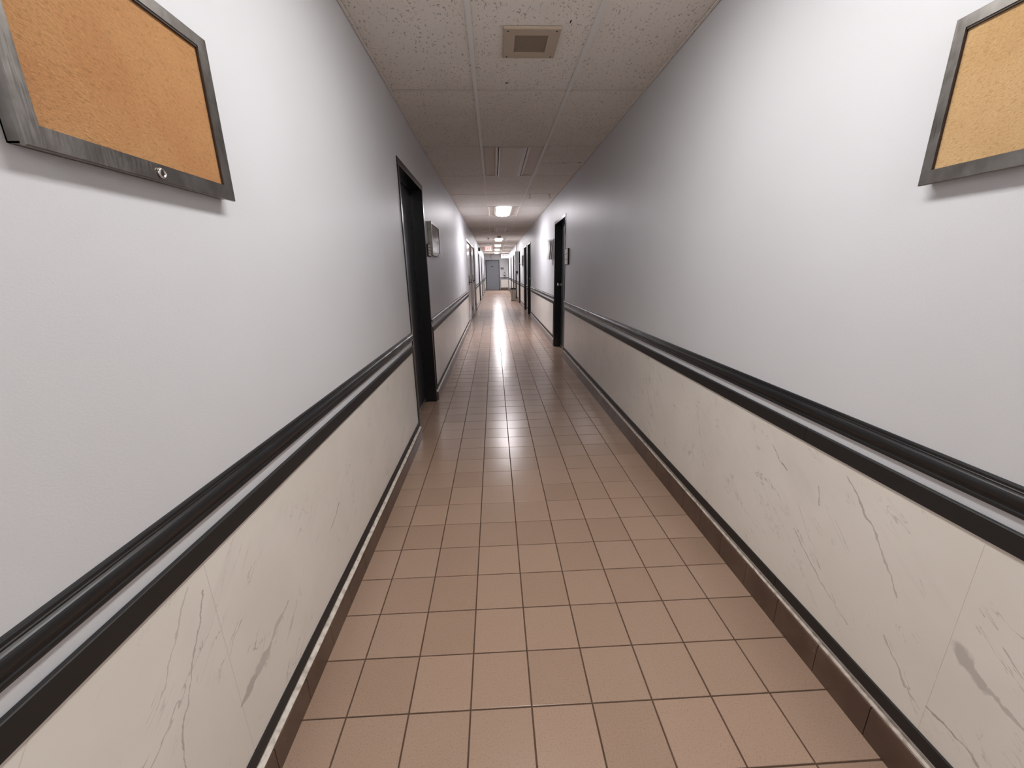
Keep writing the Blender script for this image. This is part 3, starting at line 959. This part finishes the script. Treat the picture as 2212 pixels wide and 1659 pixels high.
# ------------------------------------------------------------------ smoke detector, sprinkler
t = thing('smoke_detector', 'round smoke detector on the ceiling in front of a glowing troffer', 'smoke detector', (0.208, 14.3, ZC))
MB().lathe((0.208, 14.3, ZC+0.002), (0, 0, -1), [(0.070, 0), (0.070, 0.012), (0.062, 0.020)], 28).build('base_plate', M['cream'], t)
MB().lathe((0.208, 14.3, ZC-0.018), (0, 0, -1), [(0.058, 0), (0.055, 0.022), (0.040, 0.034), (0.012, 0.040)], 28).build('sensor_head', M['cream'], t)
t = thing('sprinkler_head', 'small sprinkler head on the ceiling left of the smoke detector', 'sprinkler', (-0.17, 15.0, ZC))
MB().lathe((-0.17, 15.0, ZC+0.002), (0, 0, -1), [(0.045, 0), (0.042, 0.008), (0.015, 0.012), (0.012, 0.03)], 20).build('escutcheon', M['dull_metal'], t)
MB().lathe((-0.17, 15.0, ZC-0.05), (0, 0, -1), [(0.026, 0), (0.026, 0.003), (0.005, 0.005)], 16).build('deflector', M['dull_metal'], t)
b = MB()
for q in (-1, 1):
    b.tube([(-0.17+q*0.010, 15.0, ZC-0.026), (-0.17+q*0.016, 15.0, ZC-0.038), (-0.17+q*0.006, 15.0, ZC-0.051)], 0.0025, 6)
b.build('yoke', M['dull_metal'], t)

# ------------------------------------------------------------------ exit sign
EY = 17.4
t = thing('exit_sign', 'glowing white exit sign with red letters hung from the ceiling', 'exit sign', (-0.195, EY, 2.20))
MB().cbox(-0.345, -0.045, EY-0.022, EY+0.022, 2.118, 2.302, 0.004).build('housing', M['white'], t)
fc = MB().cbox(-0.337, -0.053, EY-0.0245, EY-0.022, 2.126, 2.294, 0.0008).build('face', M['exit_face'], t)
lettering('lettering', 'EXIT', 0.165, (-0.195, EY-0.0255, 2.21), (math.radians(90), 0, 0), M['exit_red'], fc)
b = MB()
b.lathe((-0.105, EY, ZC+0.002), (0, 0, -1), [(0.035, 0), (0.035, 0.012), (0.012, 0.02), (0.012, 0.142)], 16)
b.build('stem', M['white'], t)

# ------------------------------------------------------------------ black wall box above the left door
t = thing('wall_box', 'small black wall box with pale cover above a left door near the exit sign', 'wall box', (XL, 18.2, 2.2))
MB().cbox(XL+0.0005, XL+0.07, 18.05, 18.30, 2.16, 2.30, 0.004).build('housing', M['bronze'], t)
MB().cbox(XL+0.07, XL+0.092, 18.08, 18.27, 2.175, 2.285, 0.004).build('cover', M['white'], t)

# ------------------------------------------------------------------ electrical box with conduit
PY0, PY1 = 17.62, 18.15
t = thing('electrical_box', 'grey electrical box with conduit up to the ceiling on the right wall', 'electrical box', (XR, 17.9, 1.3))
MB().cbox(wx('R', 0.0005), wx('R', 0.11), PY0, PY1, 1.30, 2.10, 0.004).build('cabinet', M['panel_grey'], t)
dr = MB().cbox(wx('R', 0.11), wx('R', 0.122), PY0+0.012, PY1-0.012, 1.312, 2.088, 0.003).build('cabinet_door', M['rail_white'], t)  # bright light on the front face put into its white colour
MB().cbox(wx('R', 0.122), wx('R', 0.134), PY0+0.03, PY0+0.05, 1.66, 1.74, 0.003).build('latch', M['dull_metal'], dr)
MB().tube([(wx('R', 0.05), 17.8, 2.098), (wx('R', 0.05), 17.8, ZC-0.002)], 0.017, 12).build('conduit', M['white'], t)
MB().cbox(wx('R', 0.0005), wx('R', 0.09), 17.75, 17.95, 1.20, 1.299, 0.004).build('meter', M['bronze'], t)
MB().cbox(wx('R', 0.0005), wx('R', 0.05), 17.80, 17.92, 1.12, 1.199, 0.004).build('outlet', M['white'], t)

# ------------------------------------------------------------------ thermostat
t = thing('thermostat', 'small round thermostat on the wall before the narrow dark door', 'thermostat', (XR, 15.85, 1.56))
MB().lathe((wx('R', 0.0005), 15.85, 1.557), (-1, 0, 0), [(0.045, 0), (0.045, 0.008), (0.040, 0.012)], 24).build('wall_plate', M['cream'], t)
MB().lathe((wx('R', 0.0125), 15.85, 1.557), (-1, 0, 0), [(0.036, 0), (0.034, 0.016), (0.02, 0.022), (0.004, 0.023)], 24).build('dial', M['dull_metal'], t)

# ------------------------------------------------------------------ waste bin
BX0, BX1, BY0, BY1 = 0.735, 0.975, 18.36, 18.66
t = thing('waste_bin', 'steel waste bin with black rim lid standing by the right wall', 'bin', ((BX0+BX1)/2, (BY0+BY1)/2, 0))
tp = 0.018
V = []
for z_, i_ in ((0.018, tp), (0.50, 0.0), (0.50, 0.006), (0.03, tp+0.006)):
    V += [(BX0+i_, BY0+i_, z_), (BX1-i_, BY0+i_, z_), (BX1-i_, BY1-i_, z_), (BX0+i_, BY1-i_, z_)]
F = [(3, 2, 1, 0), (12, 13, 14, 15)]
for q in range(3):
    for i in range(4):
        j = (i+1) % 4
        F.append((q*4+i, q*4+j, (q+1)*4+j, (q+1)*4+i))
MB().add(V, F).build('body', M['bin_steel'], t)
MB().cbox(BX0+0.012, BX1-0.012, BY0+0.012, BY1-0.012, 0.0, 0.02, 0.003).build('plinth', M['black'], t)
b = MB()
b.cbox(BX0-0.006, BX1+0.006, BY0-0.006, BY0+0.03, 0.495, 0.565, 0.006).cbox(BX0-0.006, BX1+0.006, BY1-0.03, BY1+0.006, 0.495, 0.565, 0.006)
b.cbox(BX0-0.006, BX0+0.03, BY0+0.03, BY1-0.03, 0.495, 0.565, 0.006).cbox(BX1-0.03, BX1+0.006, BY0+0.03, BY1-0.03, 0.495, 0.565, 0.006)
ld = b.build('lid_rim', M['black'], t)
MB().cbox(BX0+0.032, BX1-0.032, BY0+0.032, BY1-0.032, 0.53, 0.55, 0.003).build('swing_flap', M['black_flat'], t)
for xx in (BX0+0.072, BX1-0.062):
    MB().box(xx-0.004, xx+0.004, BY0-0.0015, BY0+0.02, 0.03, 0.494).build('body_seam', M['black'], t)

# ------------------------------------------------------------------ end wall pieces
t = thing('exit_plate', 'small dark plate lettered in white on the end wall above the extinguisher', 'sign', (0.593, YE, 1.43))
bk = MB().cbox(0.478, 0.708, YE-0.008, YE-0.0005, 1.428, 1.560, 0.002).build('plate', M['dark_print'], t)
lettering('lettering', 'EXIT', 0.125, (0.593, YE-0.0095, 1.493), (math.radians(90), 0, 0), M['white'], bk)

t = thing('fire_extinguisher', 'silver fire extinguisher hung on the end wall above its rail', 'fire extinguisher', (0.762, YE, 0.93))
ex, ey = 0.762, YE-0.075
body = MB().lathe((ex, ey, 0.930), (0, 0, 1), [(0.048, 0), (0.056, 0.006), (0.057, 0.20), (0.050, 0.225), (0.030, 0.245), (0.017, 0.252), (0.017, 0.268)], 28).build('cylinder_body', M['silver'], t)
MB().lathe((ex, ey, 0.985), (0, 0, 1), [(0.0578, 0), (0.0578, 0.055)], 28).build('label_band', M['dark_print'], body)
hd = MB().cbox(ex-0.018, ex+0.018, ey-0.02, ey+0.02, 1.198, 1.232, 0.004).build('valve', M['dull_metal'], t)
b = MB().cbox(ex-0.012, ex+0.012, ey-0.10, ey-0.005, 1.212, 1.220, 0.002).cbox(ex-0.012, ex+0.012, ey-0.11, ey-0.005, 1.236, 1.245, 0.002)
b.build('lever_handle', M['bronze'], hd)
MB().tube([(ex-0.018, ey, 1.215), (ex-0.062, ey, 1.20), (ex-0.076, ey-0.005, 1.12), (ex-0.070, ey-0.01, 1.0), (ex-0.066, ey-0.01, 0.985)], 0.008, 8).build('hose', M['bronze'], t)
MB().cbox(ex-0.03, ex+0.03, YE-0.022, YE-0.0005, 1.12, 1.19, 0.002).build('bracket', M['dull_metal'], t)

t = thing('wall_speaker', 'small white wall speaker above the slate end door', 'speaker', (-0.13, YE, 2.29))
MB().cbox(-0.175, -0.085, YE-0.11, YE-0.0005, 2.17, 2.40, 0.006).build('case', M['gasket'], t)
MB().cbox(-0.158, -0.080, YE-0.135, YE-0.1105, 2.185, 2.39, 0.006).build('front_cover', M['white'], t)

HY = 28.0
t = thing('hanging_sign', 'white sign with two grey lines hung from the ceiling near the end', 'sign', (0.76, HY, 2.25))
bd = MB().cbox(0.507, 1.02, HY-0.012, HY+0.012, 2.145, 2.388, 0.003).build('sign_board', M['lit_sign'], t)
for x in (0.60, 0.92):
    MB().tube([(x, HY, 2.387), (x, HY, ZC-0.001)], 0.004, 8).build('hanger', M['dull_metal'], t)
for row, spans in enumerate((((0.60, 0.72), (0.735, 0.775), (0.79, 0.93)), ((0.58, 0.75), (0.79, 0.97)))):
    z = 2.30-row*0.085
    for xa, xb in spans:
        MB().box(xa, xb, HY-0.0135, HY-0.012, z-0.018, z+0.018).build('printed_word', M['grey_print'], bd)
t = thing('junction_box', 'slim white box high on the end wall left of the hanging sign', 'junction box', (0.385, YE, 2.2))
MB().cbox(0.36, 0.405, YE-0.05, YE-0.0005, 2.20, 2.39, 0.004).build('case', M['white'], t)
MB().cbox(0.364, 0.401, YE-0.056, YE-0.0505, 2.206, 2.384, 0.002).build('cover', M['rail_white'], t)
